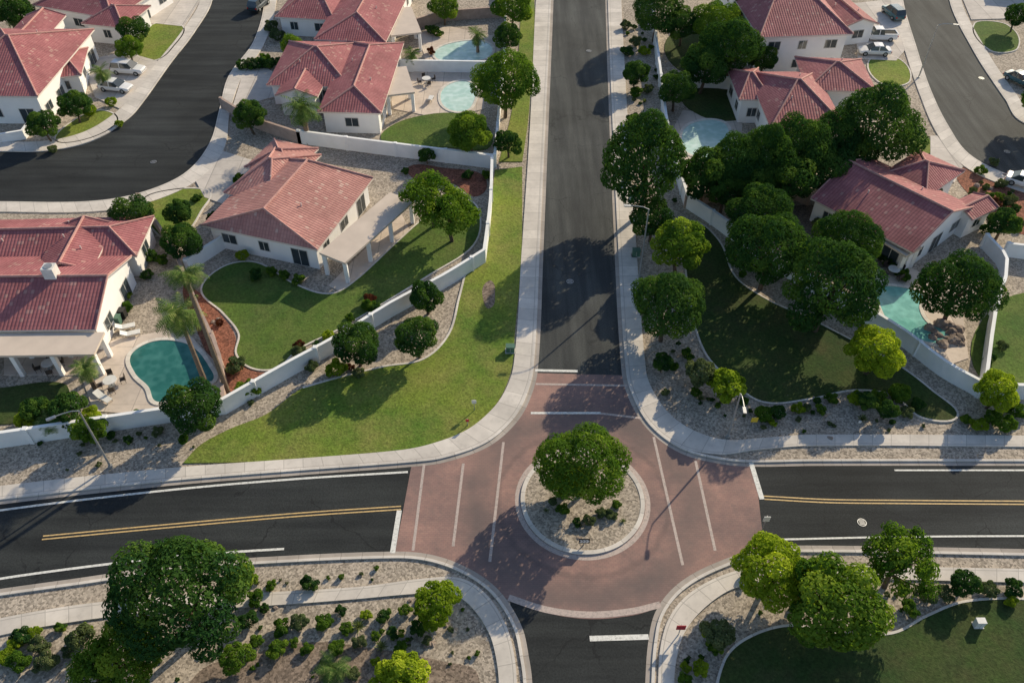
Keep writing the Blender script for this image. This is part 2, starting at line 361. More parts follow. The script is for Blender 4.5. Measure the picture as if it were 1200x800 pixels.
s3=[(-330,815),(-200,795),(0,745),(100,727),(200,716),(300,711),(410,703),(490,696),(528,696),(551,710),(573,742),(582,775),(585,810),(584,960)]
ribbon('sidewalk',i3,s3,0,.13,M['sidewalk'])
k4=[(760,960),(765,800),(768,755),(776,720),(800,690),(840,667),(896,649),(960,646),(1200,650),(1500,655)]
i4=[(766,960),(771,800),(774,757),(784,724),(806,697),(845,675),(890,664),(960,663),(1200,667),(1500,672)]
s4=[(792,960),(790,800),(794,765),(804,738),(826,712),(857,691),(897,681),(960,678),(1200,683),(1500,688)]
ribbon('sidewalk',i4,s4,0,.13,M['sidewalk'])
for k in(k1,k2,k3,k4): strip('kerb',curve(k,n=8),.22,0,.145,M['kerb'])
def side_gutter(k,sg,z): strip('gutter',curve(k,n=8),.42,z-.003,z,M['gutter'],off=sg*.3)
side_gutter(k1,1,.030); side_gutter(k2,-1,.0305); side_gutter(k3,1,.031); side_gutter(k4,1,.0315)
# residential streets' sidewalks
r1=[(312,-150),(310,0),(297,50),(268,90),(257,130),(245,170),(215,205),(160,228),(100,237),(0,237),(-250,237)]
q1=[(326,-150),(324,0),(311,50),(283,93),(270,130),(262,177),(229,214),(168,240),(105,249),(0,249),(-250,249)]
ribbon('sidewalk',r1,q1,0,.13,M['sidewalk'])
r2=[(262,-150),(249,0),(227,40),(200,75),(168,120),(150,140),(110,165),(60,177),(0,178),(-250,180)]
q2=[(250,-150),(235,0),(213,38),(185,73),(153,115),(137,132),(100,155),(55,166),(0,167),(-250,168)]
ribbon('sidewalk',r2,q2,0,.13,M['sidewalk'])
r3=[(1040,-150),(1058,0),(1075,60),(1090,105),(1112,150),(1140,185),(1200,212),(1400,270)]
q3=[(1026,-150),(1043,0),(1061,63),(1077,110),(1098,158),(1130,196),(1196,225),(1400,285)]
ribbon('sidewalk',r3,q3,0,.13,M['sidewalk'])
r4=[(1095,-150),(1112,0),(1140,60),(1178,118),(1200,145),(1400,215)]
q4=[(1108,-150),(1126,0),(1154,57),(1191,112),(1214,136),(1400,203)]
ribbon('sidewalk',r4,q4,0,.13,M['sidewalk'])
def manhole(px,py,z=.03,r=.3):
    x,y=G(px,py); mb=MB(); mb.cyl((0,0,0),(0,0,.012),r+.06,r+.06,24,1); mb.cyl((0,0,.012),(0,0,.02),r,r,24,0)
    for k in range(-2,3): mb.abox(-r*.7,k*.1-.02,.02,r*.7,k*.1+.02,.026,1)
    mb.build('manhole_cover',[M['castiron'],M['metal']],loc=(x,y,z-.02))
for q in [(690,60),(668,330),(1150,92),(1180,178),(1010,612),(180,190)]: manhole(*q,z=.05)
# ---------------------------------------------------------------- lawns and yards
def lawn(pts,mat='grass',name='lawn',z=.1,edge=True):
    slab(name,pts,0,z,M[mat])
    if edge: strip('lawn_edging',curve(pts,True),.18,0,z+.03,M['kerb'],True)
lawn([(612,196,1),(611,300),(603,395),(600,430),(588,463),(571,486),(545,507),(506,522),(470,530),(350,540),(215,543,1),(235,522),(270,503),(312,486),(355,455),(400,442),(450,430),(497,421),(526,392),(538,350),(545,325),(568,306,1),(573,270),(580,200,1)],edge=False)
slab('lawn',[(613,-60,1),(626,0),(620,130),(612,190,1),(585,190,1),(600,130),(608,60)],0,.09,M['grass'])
strip('lawn_edging',curve([(545,322),(538,350),(526,392),(497,421),(450,430),(400,442),(355,455)]),.2,0,.14,M['kerb'])
slab('soil_bed',[(567,335),(576,330),(580,345),(574,362),(566,350)],.05,.108,M['soil'])
lawn([(236,340),(262,313),(300,308),(345,333),(385,345),(412,333),(470,280),(500,255),(545,235),(562,250),(555,288),(505,322),(400,385),(350,410),(325,432),(295,432),(277,415),(280,392),(262,368)],'grass_yard')
slab('red_gravel_bed',[(215,335),(236,345),(262,372),(276,395),(275,418),(295,434),(325,436),(340,428),(300,448),(268,462),(245,420),(228,380)],0,.05,M['gravel_red'])
lawn([(448,166),(478,140),(550,136),(575,172),(520,173)],'grass_yard',edge=False)
lawn([(178,30),(214,31),(203,56),(180,72),(160,62)],'grass'); lawn([(85,143),(118,130),(138,143),(105,163),(66,166)],'grass')
lawn([(168,235),(212,222),(246,226),(238,245),(212,278),(186,276)],'grass')
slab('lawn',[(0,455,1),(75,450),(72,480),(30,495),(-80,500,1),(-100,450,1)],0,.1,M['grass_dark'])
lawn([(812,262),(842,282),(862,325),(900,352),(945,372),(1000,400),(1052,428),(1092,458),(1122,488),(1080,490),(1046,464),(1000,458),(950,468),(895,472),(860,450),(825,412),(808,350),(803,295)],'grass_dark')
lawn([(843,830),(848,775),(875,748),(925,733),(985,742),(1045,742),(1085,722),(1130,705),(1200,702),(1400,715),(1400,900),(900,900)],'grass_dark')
lawn([(1170,355),(1250,352),(1250,445),(1150,445)],'grass_yard',edge=False)
lawn([(1018,72),(1050,68),(1066,96),(1035,100)],'grass'); lawn([(1142,28),(1180,30),(1192,58),(1160,60)],'grass_yard')
lawn([(1064,148),(1082,155),(1092,178),(1070,180)],'grass',edge=False)
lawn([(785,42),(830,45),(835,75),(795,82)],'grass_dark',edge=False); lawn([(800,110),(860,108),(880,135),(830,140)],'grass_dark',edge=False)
slab('soil_bed',[(230,790),(300,765),(370,752),(440,760),(520,775),(560,790),(560,900,1),(180,900,1)],0,.03,M['soil'])
slab('soil_bed',[(945,240),(1000,275),(1050,320),(1040,345),(1010,330),(960,300),(900,275)],0,.03,M['soil'])
slab('red_gravel_bed',[(1120,200),(1170,205),(1200,225),(1250,260),(1200,275),(1160,250)],0,.04,M['gravel_red'])
slab('red_gravel_bed',[(480,195),(520,197),(565,205),(560,230),(530,215),(490,212)],0,.04,M['gravel_red'])
def drive(pts,mat='drive',name='driveway',z=.12): slab(name,[(p[0],p[1],1) for p in pts],0,z,M[mat],False)
drive([(228,210),(262,178),(300,190),(262,240),(240,232)]); drive([(95,72),(148,62),(190,74),(158,114),(140,128),(112,115)])
drive([(284,90),(300,72),(330,92),(330,112),(272,128)]); drive([(160,-10),(236,0),(216,32),(150,25)])
drive([(1000,5),(1044,0),(1060,60),(1050,72),(1005,70)]); drive([(1128,0),(1180,-20),(1260,-10),(1260,20),(1138,24)])
drive([(1090,160),(1098,160),(1128,196),(1118,215),(1090,190)])
drive([(455,92),(505,80),(562,85),(568,128),(520,140),(460,128)],'deck','pool_deck',.07)
drive([(490,40),(520,30),(590,45),(580,78),(500,76)],'deck','pool_deck',.07)
drive([(5,420),(110,405),(150,395),(215,385),(258,430),(262,462),(180,486),(110,482),(95,440),(5,440)],'deck','pool_deck',.07)
drive([(1010,318),(1060,310),(1125,345),(1135,420),(1100,432),(1055,398),(1020,370)],'deck','pool_deck',.07)
drive([(790,148),(800,130),(870,135),(868,195),(800,200)],'deck','pool_deck',.07)
drive([(385,335),(405,345),(480,270),(470,250)],'deck','patio_slab',.075)
def pool(pts,mat):
    e=empty('swimming_pool')
    slab('water',pts,.05,.10,M[mat],parent=e); strip('coping',curve(pts,True),.38,.05,.15,M['coping'],True,parent=e)
pool([(151,418),(172,402),(200,398),(228,406),(248,430),(252,447),(232,452),(208,468),(182,473),(172,455),(157,440)],'water_teal')
pool([(515,118),(520,103),(542,95),(558,102),(556,122),(545,132),(525,130)],'water_pale')
pool([(508,62),(525,52),(560,48),(578,56),(570,70),(540,73),(515,72)],'water_pale')
pool([(1026,338),(1055,336),(1082,346),(1079,362),(1090,380),(1114,388),(1108,404),(1075,400),(1044,384),(1030,362)],'water_aqua')
pool([(800,152),(825,141),(850,145),(855,165),(845,187),(820,186),(802,178)],'water_pale')
# ---------------------------------------------------------------- walls
def wall(pts,h=1.8,mat='wallpaint',t=.22,name='perimeter_wall',pil=True):
    e=empty(name); W=curve(pts,n=3)
    strip('wall_panels',W,t,0,h,M[mat],parent=e); strip('wall_cap',W,t+.1,h,h+.07,M[mat],parent=e)
    if pil:
        mb=MB(); 
        for p in resample(W,max(2,int(sum((W[i]-W[i-1]).length for i in range(1,len(W)))/6))): mb.abox(p.x-.2,p.y-.2,0,p.x+.2,p.y+.2,h+.13)
        mb.build('pilasters',[M[mat]],e)
wall([(592,-60,1),(592,60),(586,130),(580,196,1)])
wall([(352,168,1),(440,180),(577,197,1),(575,250),(568,308,1),(520,338),(460,370),(400,408),(345,438),(265,484,1),(165,499),(0,524),(-250,560,1)])
wall([(166,242,1),(205,300),(238,375),(262,430),(266,480,1)],1.6,'block')
wall([(222,318,1),(265,290,1)],1.6)
wall([(262,128,1),(300,150),(352,168,1)],1.6,'block'); wall([(470,84,1),(592,86,1)],1.7); wall([(470,40,1),(520,25,1),(590,20,1)],1.6,'block')
wall([(0,168,1),(30,163,1),(40,150,1)],1.2); 
wall([(764,-60,1),(766,40),(774,110),(782,170),(803,243,1),(835,264),(870,290),(930,330),(1000,370),(1055,404),(1100,439),(1146,465,1),(1200,467),(1400,470,1)])
wall([(782,102,1),(870,105,1)],1.7); wall([(803,243,1),(900,225),(945,240,1)],1.5,'block')
wall([(1146,465,1),(1158,380),(1172,318),(1150,290,1)],1.7); wall([(1175,300,1),(1260,310,1)],1.7)
# ---------------------------------------------------------------- houses
def rect(p0,p1,p2,z):
    a=Vector(G(*p0,z));b=Vector(G(*p1,z));c=Vector(G(*p2,z)); X=(b-a); Ln=X.length; X=X/Ln; Y=Vector((-X.y,X.x)); D=(c-b).dot(Y)
    return a,X,Y,Ln,D
def roof_vol(rb,wb,nb,p0,p1,p2,ze,kind='hip',axis='a',pitch=.36,win=True,storeys=1,ins=None):
    o,X,Y,Ln,D=rect(p0,p1,p2,ze)
    if axis=='b': o=o+X*Ln; X,Y=Y,-X; Ln,D=D,Ln
    def P(s,t,z): q=o+X*s+Y*t; return Vector((q.x,q.y,z))
    hr=D/2*pitch; zr=ze+hr; sl=math.hypot(D/2,hr)
    ins=(ins if ins else min(D/2,Ln/2-.2)) if kind=='hip' else 0
    c=[P(0,0,ze),P(Ln,0,ze),P(Ln,D,ze),P(0,D,ze)]; r0=P(ins,D/2,zr); r1=P(Ln-ins,D/2,zr)
    fs=[([c[0],c[1],r1,r0],[(0,0),(Ln,0),(Ln-ins,sl),(ins,sl)]),([c[2],c[3],r0,r1],[(0,0),(Ln,0),(Ln-ins,sl),(ins,sl)])]
    if kind=='hip':
        s2=math.hypot(ins,hr)
        fs+=[([c[1],c[2],r1],[(0,0),(D,0),(D/2,s2)]),([c[3],c[0],r0],[(0,0),(D,0),(D/2,s2)])]
        outl=c
    else: outl=[c[0],c[1],r1,c[2],c[3],r0]
    dz=Vector((0,0,-.2))
    for f,uv in fs:
        rb.face(f,0,uv); rb.face([p+dz for p in f][::-1],1)
    for i in range(len(outl)):
        a=outl[i];b=outl[(i+1)%len(outl)]; rb.face([a+dz,b+dz,b,a],1)
    up=Vector((0,0,.04))
    rb.cyl(r0+up,r1+up,.13,.13,6,2)
    if kind=='hip':
        for a,b in((c[0],r0),(c[3],r0),(c[1],r1),(c[2],r1)): rb.cyl(a+up,b+up,.12,.12,6,2)
    else:
        for a,b in((c[0],r0),(c[3],r0),(c[1],r1),(c[2],r1)): rb.cyl(a+up,b+up,.09,.09,6,2)
    for s_,t_ in((.35,.3),(.62,.72)):
        zz=ze+min(t_,1-t_)*D*pitch
        if Ln>7: rb.cyl(P(Ln*s_,D*t_,zz-.05),P(Ln*s_,D*t_,zz+.35),.07,.07,8,1)
    w=.55; wg=.55 if kind=='hip' else .35
    zt=ze-.1+w*pitch*.3
    q=[(wg,w),(Ln-wg,w),(Ln-wg,D-w),(wg,D-w)]
    for i in range(4):
        a=q[i];b=q[(i+1)%4]
        wb.face([P(*a,0),P(*b,0),P(*b,zt),P(*a,zt)])
        if win:
            A=P(*a,0);B=P(*b,0);d=(B-A);W=d.length;d=d/W; nn=Vector((d.y,-d.x,0))
            k=max(1,int(W/3.6))
            for st in range(storeys):
                for j in range(k):
                    if W<3: continue
                    cpos=A+d*(W*(j+.5)/k); zz=1.55+st*2.7; ww=.55+.25*((j+i+st)%2); hh=.55
                    if st==0 and (j+i)%3==2: zz=1.1; hh=1.0; ww=.9
                    cc=cpos+Vector((0,0,zz)); Z=Vector((0,0,1))
                    nb.box(cc,d*(ww+.09),nn*.04,Z*(hh+.09),1); nb.box(cc,d*ww,nn*.055,Z*hh,0); nb.box(cc,d*.03,nn*.068,Z*hh,1)
    if kind!='hip':
        for s in(wg,Ln-wg): 
            pk=P(s,D/2,ze+hr-.16); wb.face([P(s,w,zt),P(s,D-w,zt),pk])
def house(vols,roof='roof',covers=[],name='stucco_house',ac=[]):
    e=empty(name); rb,wb,nb=MB(),MB(),MB()
    for v in vols: roof_vol(rb,wb,nb,*v[:3],**v[3])
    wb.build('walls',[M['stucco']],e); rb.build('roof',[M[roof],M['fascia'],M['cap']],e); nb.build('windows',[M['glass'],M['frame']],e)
    for (p0,p1,p2,z) in covers:
        o,X,Y,Ln,D=rect(p0,p1,p2,z); mb=MB(); X3=Vector((X.x,X.y,0));Y3=Vector((Y.x,Y.y,0)); c=Vector((*(o+X*Ln/2+Y*D/2),z-.12))
        mb.box(c,X3*Ln/2,Y3*D/2,Vector((0,0,.12)),0)
        lng,sh=(Ln,D) if Ln>D else (D,Ln)
        k=max(2,int(lng/3.4)+1)
        for j in range(k):
            t=.3+(lng-.6)*j/(k-1)
            for side in(.3,sh-.3):
                q=o+(X*t+Y*side if Ln>D else Y*t+X*(Ln-.3 if side>.5 else .3))
                mb.abox(q.x-.2,q.y-.2,0,q.x+.2,q.y+.2,z-.24,1)
        mb.build('patio_cover',[M['tan'],M['stucco']],e)
    for (px,py,z) in ac:
        x,y=G(px,py,z); mb=MB(); mb.abox(x-.55,y-.5,z-1.2,x+.55,y+.5,z,0); mb.cyl((x,y,z),(x,y,z+.06),.4,.4,14,1); mb.build('rooftop_ac_unit',[M['plastic'],M['metal']],e)
    return e
def V(p0,p1,p2,ze=3.0,**k): k['ze']=ze; return (p0,p1,p2,k)
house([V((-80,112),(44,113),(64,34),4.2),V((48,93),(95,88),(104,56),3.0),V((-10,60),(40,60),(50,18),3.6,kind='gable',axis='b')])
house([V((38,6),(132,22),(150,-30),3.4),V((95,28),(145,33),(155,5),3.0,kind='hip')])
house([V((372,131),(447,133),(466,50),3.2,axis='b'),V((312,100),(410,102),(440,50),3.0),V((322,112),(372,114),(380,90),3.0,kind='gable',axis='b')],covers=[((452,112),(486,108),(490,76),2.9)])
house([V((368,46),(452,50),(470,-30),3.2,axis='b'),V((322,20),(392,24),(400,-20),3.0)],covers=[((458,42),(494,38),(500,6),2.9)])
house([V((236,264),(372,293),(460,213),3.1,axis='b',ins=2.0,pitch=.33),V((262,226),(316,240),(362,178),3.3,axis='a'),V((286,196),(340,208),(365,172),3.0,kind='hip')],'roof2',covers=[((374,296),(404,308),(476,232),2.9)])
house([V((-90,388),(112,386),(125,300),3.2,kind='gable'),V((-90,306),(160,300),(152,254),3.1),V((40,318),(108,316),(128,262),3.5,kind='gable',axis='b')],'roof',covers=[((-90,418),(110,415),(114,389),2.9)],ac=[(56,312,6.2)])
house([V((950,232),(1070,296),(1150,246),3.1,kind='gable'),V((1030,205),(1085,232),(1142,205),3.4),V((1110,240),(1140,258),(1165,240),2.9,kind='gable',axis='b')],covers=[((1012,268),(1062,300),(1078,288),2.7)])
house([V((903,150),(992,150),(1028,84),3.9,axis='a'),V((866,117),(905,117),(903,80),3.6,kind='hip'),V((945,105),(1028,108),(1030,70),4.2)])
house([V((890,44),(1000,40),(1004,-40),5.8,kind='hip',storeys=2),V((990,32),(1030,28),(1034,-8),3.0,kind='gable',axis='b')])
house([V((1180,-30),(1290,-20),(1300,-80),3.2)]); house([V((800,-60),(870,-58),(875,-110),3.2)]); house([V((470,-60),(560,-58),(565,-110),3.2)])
# ---------------------------------------------------------------- trees
def unit(n,rg):
    v=rg.normal(size=(n,3)); return v/np.linalg.norm(v,axis=1,keepdims=True)
def make_crown(name,R,seed,nleaf,leaf,nl,zc,squash=.88,airy=False,trunk=True):
    rg=np.random.default_rng(seed)
    d=unit(nl,rg); d[:,2]=np.where(d[:,2]<-.35,-d[:,2],d[:,2])
    rr=R*rg.uniform(.5,.82,nl); C_=d*rr[:,None]; C_[:,2]*=squash
    lr=R*rg.uniform(.2,.36,nl)*(.8 if airy else 1)
    C_=np.vstack([C_,[[0,0,0]]]); lr=np.append(lr,R*(.3 if airy else .62)); nl+=1
    ltint=rg.uniform(.05,.85,nl); ltint[-1]=.2
    wgt=lr**2; wgt[-1]*=.5
    pr=wgt/np.sum(wgt); m=int(nleaf*1.9)
    li=rg.choice(nl,m,p=pr); dd=unit(m,rg); rad=lr[li]*(rg.uniform(.8,1.08,m) if not airy else rg.uniform(.4,1.15,m))
    P=C_[li]+dd*rad[:,None]*np.array([1,1,.9])
    D=np.linalg.norm(P[:,None,:]-C_[None],axis=2)/lr[None]
    D[np.arange(m),li]=9; keep=(D.min(axis=1)>.82)|(rg.random(m)<.05)
    P=P[keep][:nleaf]; dd=dd[keep][:nleaf]; li=li[keep][:nleaf]; n=len(P)
    nn=dd+unit(n,rg)*.4+np.array([0,0,.25]); nn/=np.linalg.norm(nn,axis=1,keepdims=True)
    t=np.cross(nn,unit(n,rg)); t/=np.linalg.norm(t,axis=1,keepdims=True)+1e-9; b=np.cross(nn,t)
    Ls=leaf*rg.uniform(.6,1.35,n)[:,None]; Ws=Ls*rg.uniform(.5,.85,n)[:,None]
    bend=nn*Ls*.15
    Q=np.stack([P+t*Ls/2-bend,P+b*Ws/2+bend*.3,P-t*Ls/2-bend,P-b*Ws/2+bend*.3],1).reshape(-1,3)
    Q[:,2]+=zc
    tint=np.clip(ltint[li]+rg.normal(0,.08,n),0,1.1)
    mb=MB()
    if trunk:
        r=.035*R+.05; top=Vector((rg.normal()*.05*R,rg.normal()*.05*R,zc*.55)); mb.cyl((0,0,-.1),top,r*1.3,r,8,0)
        for k in range(min(nl-1,9)):
            c=Vector(C_[k]); c.z+=zc; mid=top.lerp(c,.5)+Vector((0,0,-.08*R)); mb.cyl(top,mid,r*.75,r*.45,6,0,False); mb.cyl(mid,c,r*.45,r*.15,5,0,False)
    nv=len(mb.v); me=bpy.data.meshes.new(name)
    verts=mb.v+Q.tolist(); faces=mb.f+[(nv+4*i,nv+4*i+1,nv+4*i+2,nv+4*i+3) for i in range(n)]
    me.from_pydata(verts,[],faces); me.materials.append(M['bark']); me.materials.append(L['mid'])
    me.polygons.foreach_set('material_index',[0]*len(mb.f)+[1]*n)
    at=me.attributes.new('tint','FLOAT','FACE'); at.data.foreach_set('value',np.concatenate([np.zeros(len(mb.f)),tint]).astype(np.float32))
    me.update(); me['R']=R; me['zc']=zc; return me
ZF=1.12
VAR={}
for sz,R,nl_,nleaf,leaf in(('S',1.5,26,3600,.2),('M',2.7,42,9500,.24),('L',4.4,60,21000,.27)):
    VAR[sz]=[make_crown('crown_%s%d'%(sz,i),R,100+i*7+int(R*10),nleaf,leaf,nl_,R*ZF) for i in range(3)]
VAR['A']=[make_crown('crown_airy%d'%i,2.7,300+i,4600,.23,36,2.7*ZF,airy=True) for i in range(3)]
VAR['B']=[make_crown('shrub_%d'%i,.8,400+i,1500,.14,14,.5,squash=.75,trunk=False) for i in range(4)]
NAMES={'dark':'ficus_tree','mid':'ash_tree','lime':'palo_verde_tree','airy':'mesquite_tree','grey':'olive_tree'}
def tree(kind,cx,cy,rpx,f=ZF):
    R=rpx*mpp(cy)
    for _ in range(3): R=rpx*mpp(cy,R*f)
    R*=1.04
    x,y=G(cx,cy,R*f)
    key='A' if kind=='airy' else ('S' if R<2 else 'M' if R<3.5 else 'L')
    me=random.choice(VAR[key]); s=R/me['R']
    o=link(bpy.data.objects.new(NAMES[kind],me)); o.location=(x,y,0); o.scale=(s*random.uniform(.95,1.05),s*random.uniform(.95,1.05),s*f/ZF)
    o.rotation_euler[2]=random.uniform(0,6.28)
    o.material_slots[1].link='OBJECT'; o.material_slots[1].material=L['mid' if kind=='airy' else kind]
def shrub(px,py,rpx,kind=None):
    R=rpx*mpp(py,.5); x,y=G(px,py,R*.6); me=random.choice(VAR['B']); s=R/.8
    o=link(bpy.data.objects.new('shrub',me)); o.location=(x,y,0); o.scale=(s,s,s*random.uniform(.85,1.1)); o.rotation_euler[2]=random.uniform(0,6.28)
    o.material_slots[1].link='OBJECT'; o.material_slots[1].material=L[kind or random.choice(['dark','mid','grey','mid','lime'])]
for t in [('mid',592,98,38),('mid',550,156,27),('dark',596,168,17),('airy',505,232,36),('airy',528,252,34),('dark',500,349,22),('dark',489,396,28),('dark',418,405,29),
 ('dark',293,137,20),('dark',155,253,25),('dark',208,250,18),('dark',213,285,25),('dark',226,478,35),('mid',104,505,20),('dark',80,478,22),('dark',42,480,18),
 ('dark',86,125,19),('dark',52,147,19),('dark',156,37,18),('mid',150,58,16),('dark',16,15,20),
 ('dark',213,700,80),('mid',150,768,46),('airy',112,785,36),('mid',282,682,22),('lime',513,706,28),('lime',470,795,34),('mid',278,770,20),
 ('mid',686,545,52),('lime',668,562,24),
 ('dark',757,192,53,1.35),('mid',797,290,34),('dark',781,361,46),('dark',765,258,27),('dark',888,252,38),('dark',903,295,50),('dark',973,338,60),('dark',992,286,42),
 ('dark',828,208,34,1.3),('dark',860,196,36,1.3),('dark',898,188,38,1.3),('dark',936,176,38,1.3),('dark',975,166,34,1.3),('dark',1028,148,48,1.2),('dark',925,212,33),('dark',968,200,32),('dark',1000,182,28),('dark',850,222,28),('dark',885,215,30),
 ('dark',1126,338,46),('lime',1025,412,33),('lime',850,452,25),('grey',820,437,20),('dark',776,425,13),('lime',1168,458,26),('dark',1176,262,21),
 ('dark',770,14,31),('dark',825,80,28),('dark',858,58,38),('dark',792,106,23),('dark',745,88,17),('mid',838,30,28),('dark',875,22,24),('dark',800,30,22),('dark',895,70,18),
 ('lime',903,668,45),('mid',978,712,58),('lime',955,690,36),('airy',1055,658,50),('dark',1132,684,18),('grey',840,742,20),('dark',1090,225,14),
 ('dark',500,182,10),('mid',600,10,24),('mid',520,10,18),('dark',595,45,18),('dark',1192,20,16),('mid',1230,120,30),('dark',70,75,12),('airy',340,52,14),('dark',1016,470,14),('dark',1040,480,14)]:
    tree(*t)
for s in [(362,684,12),(318,686,8),(300,700,12),(290,727,14),(330,735,13),(350,730,13),(381,728,13),(405,736,10),(421,752,10),(429,720,8),(450,722,10),(460,741,9),(470,758,10),(490,734,12),
 (95,748,18),(25,745,14),(45,755,14),(22,776,16),(55,775,16),(8,770,14),(70,735,8),(395,760,12),(440,745,7),(360,760,9),(475,715,9),(415,790,10),(325,760,14),(400,715,8),(310,712,7),(440,775,7),(500,750,7),(345,752,7),(300,752,10),(80,762,9),
 (895,486,14),(912,484,12),(936,479,9),(962,480,8),(975,467,9),(1005,468,12),(1030,466,12),(1054,463,16),(1062,482,10),(1075,474,10),(1133,492,8),(1147,497,12),(1162,489,12),(1178,498,14),(1192,482,12),(945,478,7),(958,470,6),
 (1086,697,14),(1107,694,12),(1160,692,13),(1188,690,14),(1066,712,12),(832,739,12),(838,758,11),(820,782,12),(803,782,8),(803,796,10),(878,672,10),
 (745,108,10),(760,104,8),(735,60,9),(742,140,9),(740,165,8),(750,225,8),(733,30,8),(745,48,9),(755,60,8),(738,190,7),(736,210,7),(749,155,8),
 (277,428,14),(290,455,16),(350,412,10),(365,430,9),(385,395,10),(372,405,8),(395,432,14),(432,358,10),(440,362,10),(410,372,7),(300,322,10),(318,318,8),(333,322,8),(284,300,9),(350,327,9),(420,437,8),
 (160,488,10),(30,492,16),(58,488,14),(130,510,7),(150,515,7),(185,505,8),(215,515,8),(105,486,14),
 (145,345,9),(140,330,8),(150,360,8),(172,322,8),(176,300,10),(190,305,9),
 (648,588,7),(660,597,9),(690,610,9),(705,600,8),(715,603,9),(722,592,7),(660,577,8),(676,612,7),
 (1150,200,8),(1165,190,7),(1185,235,9),(1160,230,7),(1175,215,8),(1155,270,9),(1190,245,8),(1195,262,8),(1172,230,7),(1140,225,7),
 (280,210,8),(250,255,8),(230,232,7),(105,130,10),(130,120,8),(62,175,7),(140,145,6),(65,110,8),(295,75,9),(310,70,9),
 (318,30,10),(325,42,10),(505,35,8),(512,38,8),(524,180,7),(548,205,8),(475,200,6),(570,205,7),(1170,340,10),(1160,420,9),(1175,405,8),
 (870,470,8),(905,495,6),(790,430,7),(805,415,9),(815,460,8),(780,460,6),(950,372,7),(870,322,6),(1013,290,8),(960,262,9),(1000,312,9),(1060,322,8),(1095,315,9)]:
    shrub(*s)
for s in [(1165,238,8,'red'),(433,352,9,'red'),(258,378,6,'red'),(505,60,6,'red'),(410,430,6,'red'),(350,405,8,'red'),(40,742,10,'lime'),(470,742,6,'lime'),(1185,705,9,'lime'),(20,752,12,'lime'),(100,738,10,'lime')]: shrub(*s)
for i in range(7): shrub(284+i*11,76-i*.6,9,'dark')
for i in range(8): shrub(1012+i*7,283+i*6,7,'dark')
def inpoly(x,y,P):
    c=False
    for i in range(len(P)):
        a,b=P[i],P[i-1]
        if (a[1]>y)!=(b[1]>y) and x<(b[0]-a[0])*(y-a[1])/(b[1]-a[1])+a[0]: c=not c
    return c
rv=random.Random(5)
for poly,cnt in (([(60,765),(270,730),(540,705),(560,760),(570,800),(200,800),(60,800)],36),([(120,500),(330,460),(240,515),(210,538),(0,560),(0,530)],18),([(770,400),(800,400),(860,470),(1100,500),(1200,500),(1200,508),(880,508),(800,490)],24),([(732,10),(762,10),(775,130),(798,235),(752,235),(740,130)],22),([(100,695),(450,664),(520,668),(400,684),(100,703)],9),([(800,745),(850,700),(1100,688),(1080,715),(930,728),(850,750),(835,795),(800,795)],16),([(1125,200),(1200,228),(1200,265),(1160,250)],14)):
    xs=[p[0] for p in poly]; ys=[p[1] for p in poly]; k=0
    while k<cnt:
        x=rv.uniform(min(xs),max(xs)); y=rv.uniform(min(ys),max(ys))
        if inpoly(x,y,poly): shrub(x,y,rv.uniform(2.2,4.8),rv.choice(['grey','dark','mid','grey'])); k+=1
def frond(rg,az,el,ln,droop,w,mb,tints):
    d=Vector((math.cos(az),math.sin(az),0)); side=Vector((-d.y,d.x,0)); pts=[]
    p=Vector((0,0,0)); e=el; n=7
    for i in range(n+1):
        pts.append(p.copy()); p=p+(d*math.cos(e)+Vector((0,0,math.sin(e))))*(ln/n); e-=droop/n
    for i in range(n):
        a=pts[i];b=pts[i+1]
        for s in(-1,1):
            for q in range(2):
                m=a.lerp(b,q*.5); ww=w*math.sin(math.pi*(.15+.8*(i+q*.5)/n))
                tip=m+side*s*ww+(b-a).normalized()*ww*.6+Vector((0,0,-ww*.35)); m2=a.lerp(b,q*.5+.34)
                mb.face([m,m2,tip],1); tints.append(rg.uniform(.1,.95))
def palm(x,y,h,r,name='fan_palm',thick=.2,nf=40):
    rg=random.Random(int(x*13+y*7)); mb=MB(); tt=[]
    lean=Vector((rg.uniform(-.3,.3),rg.uniform(-.3,.3),0)); prev=Vector((0,0,0)); segs=8
    for i in range(segs):
        nx=Vector((lean.x*((i+1)/segs)**2,lean.y*((i+1)/segs)**2,h*(i+1)/segs)); mb.cyl(prev,nx,thick*(1.25-.5*i/segs)*1.04,thick*(1.25-.5*(i+1)/segs),9,0,False); prev=nx
    nb_=len(mb.f); sub=MB()
    for k in range(nf): frond(rg,k*2.4+rg.uniform(-.2,.2),rg.uniform(-.9,1.15),r*rg.uniform(.8,1.1),rg.uniform(.9,1.6),r*.28,sub,tt)
    for f_ in sub.f: mb.face([Vector(sub.v[i])+prev for i in f_],1)
    o=mb.build(name,[M['palmbark'],L['palm']],loc=(x,y,0))
    at=o.data.attributes.new('tint','FLOAT','FACE'); at.data.foreach_set('value',[0.0]*nb_+tt)
def palm_at(cx,cy,bx,by,r,**k):
    x,y=G(bx,by); v=(cy-400)/FPX; z=H-y*(1+v)/(1-v); palm(x,y,z,r,**k)
palm_at(214,322,268,462,1.9); palm_at(197,371,242,452,2.5); palm_at(350,125,362,168,2.9,thick=.3); palm_at(104,430,112,455,1.5)
palm_at(118,84,125,105,1.8); palm_at(12,20,20,40,1.8); palm_at(480,62,486,80,1.6); palm_at(556,40,560,62,1.8)
palm_at(388,785,388,792,1.5,thick=.12); palm_at(60,492,66,505,1.4)
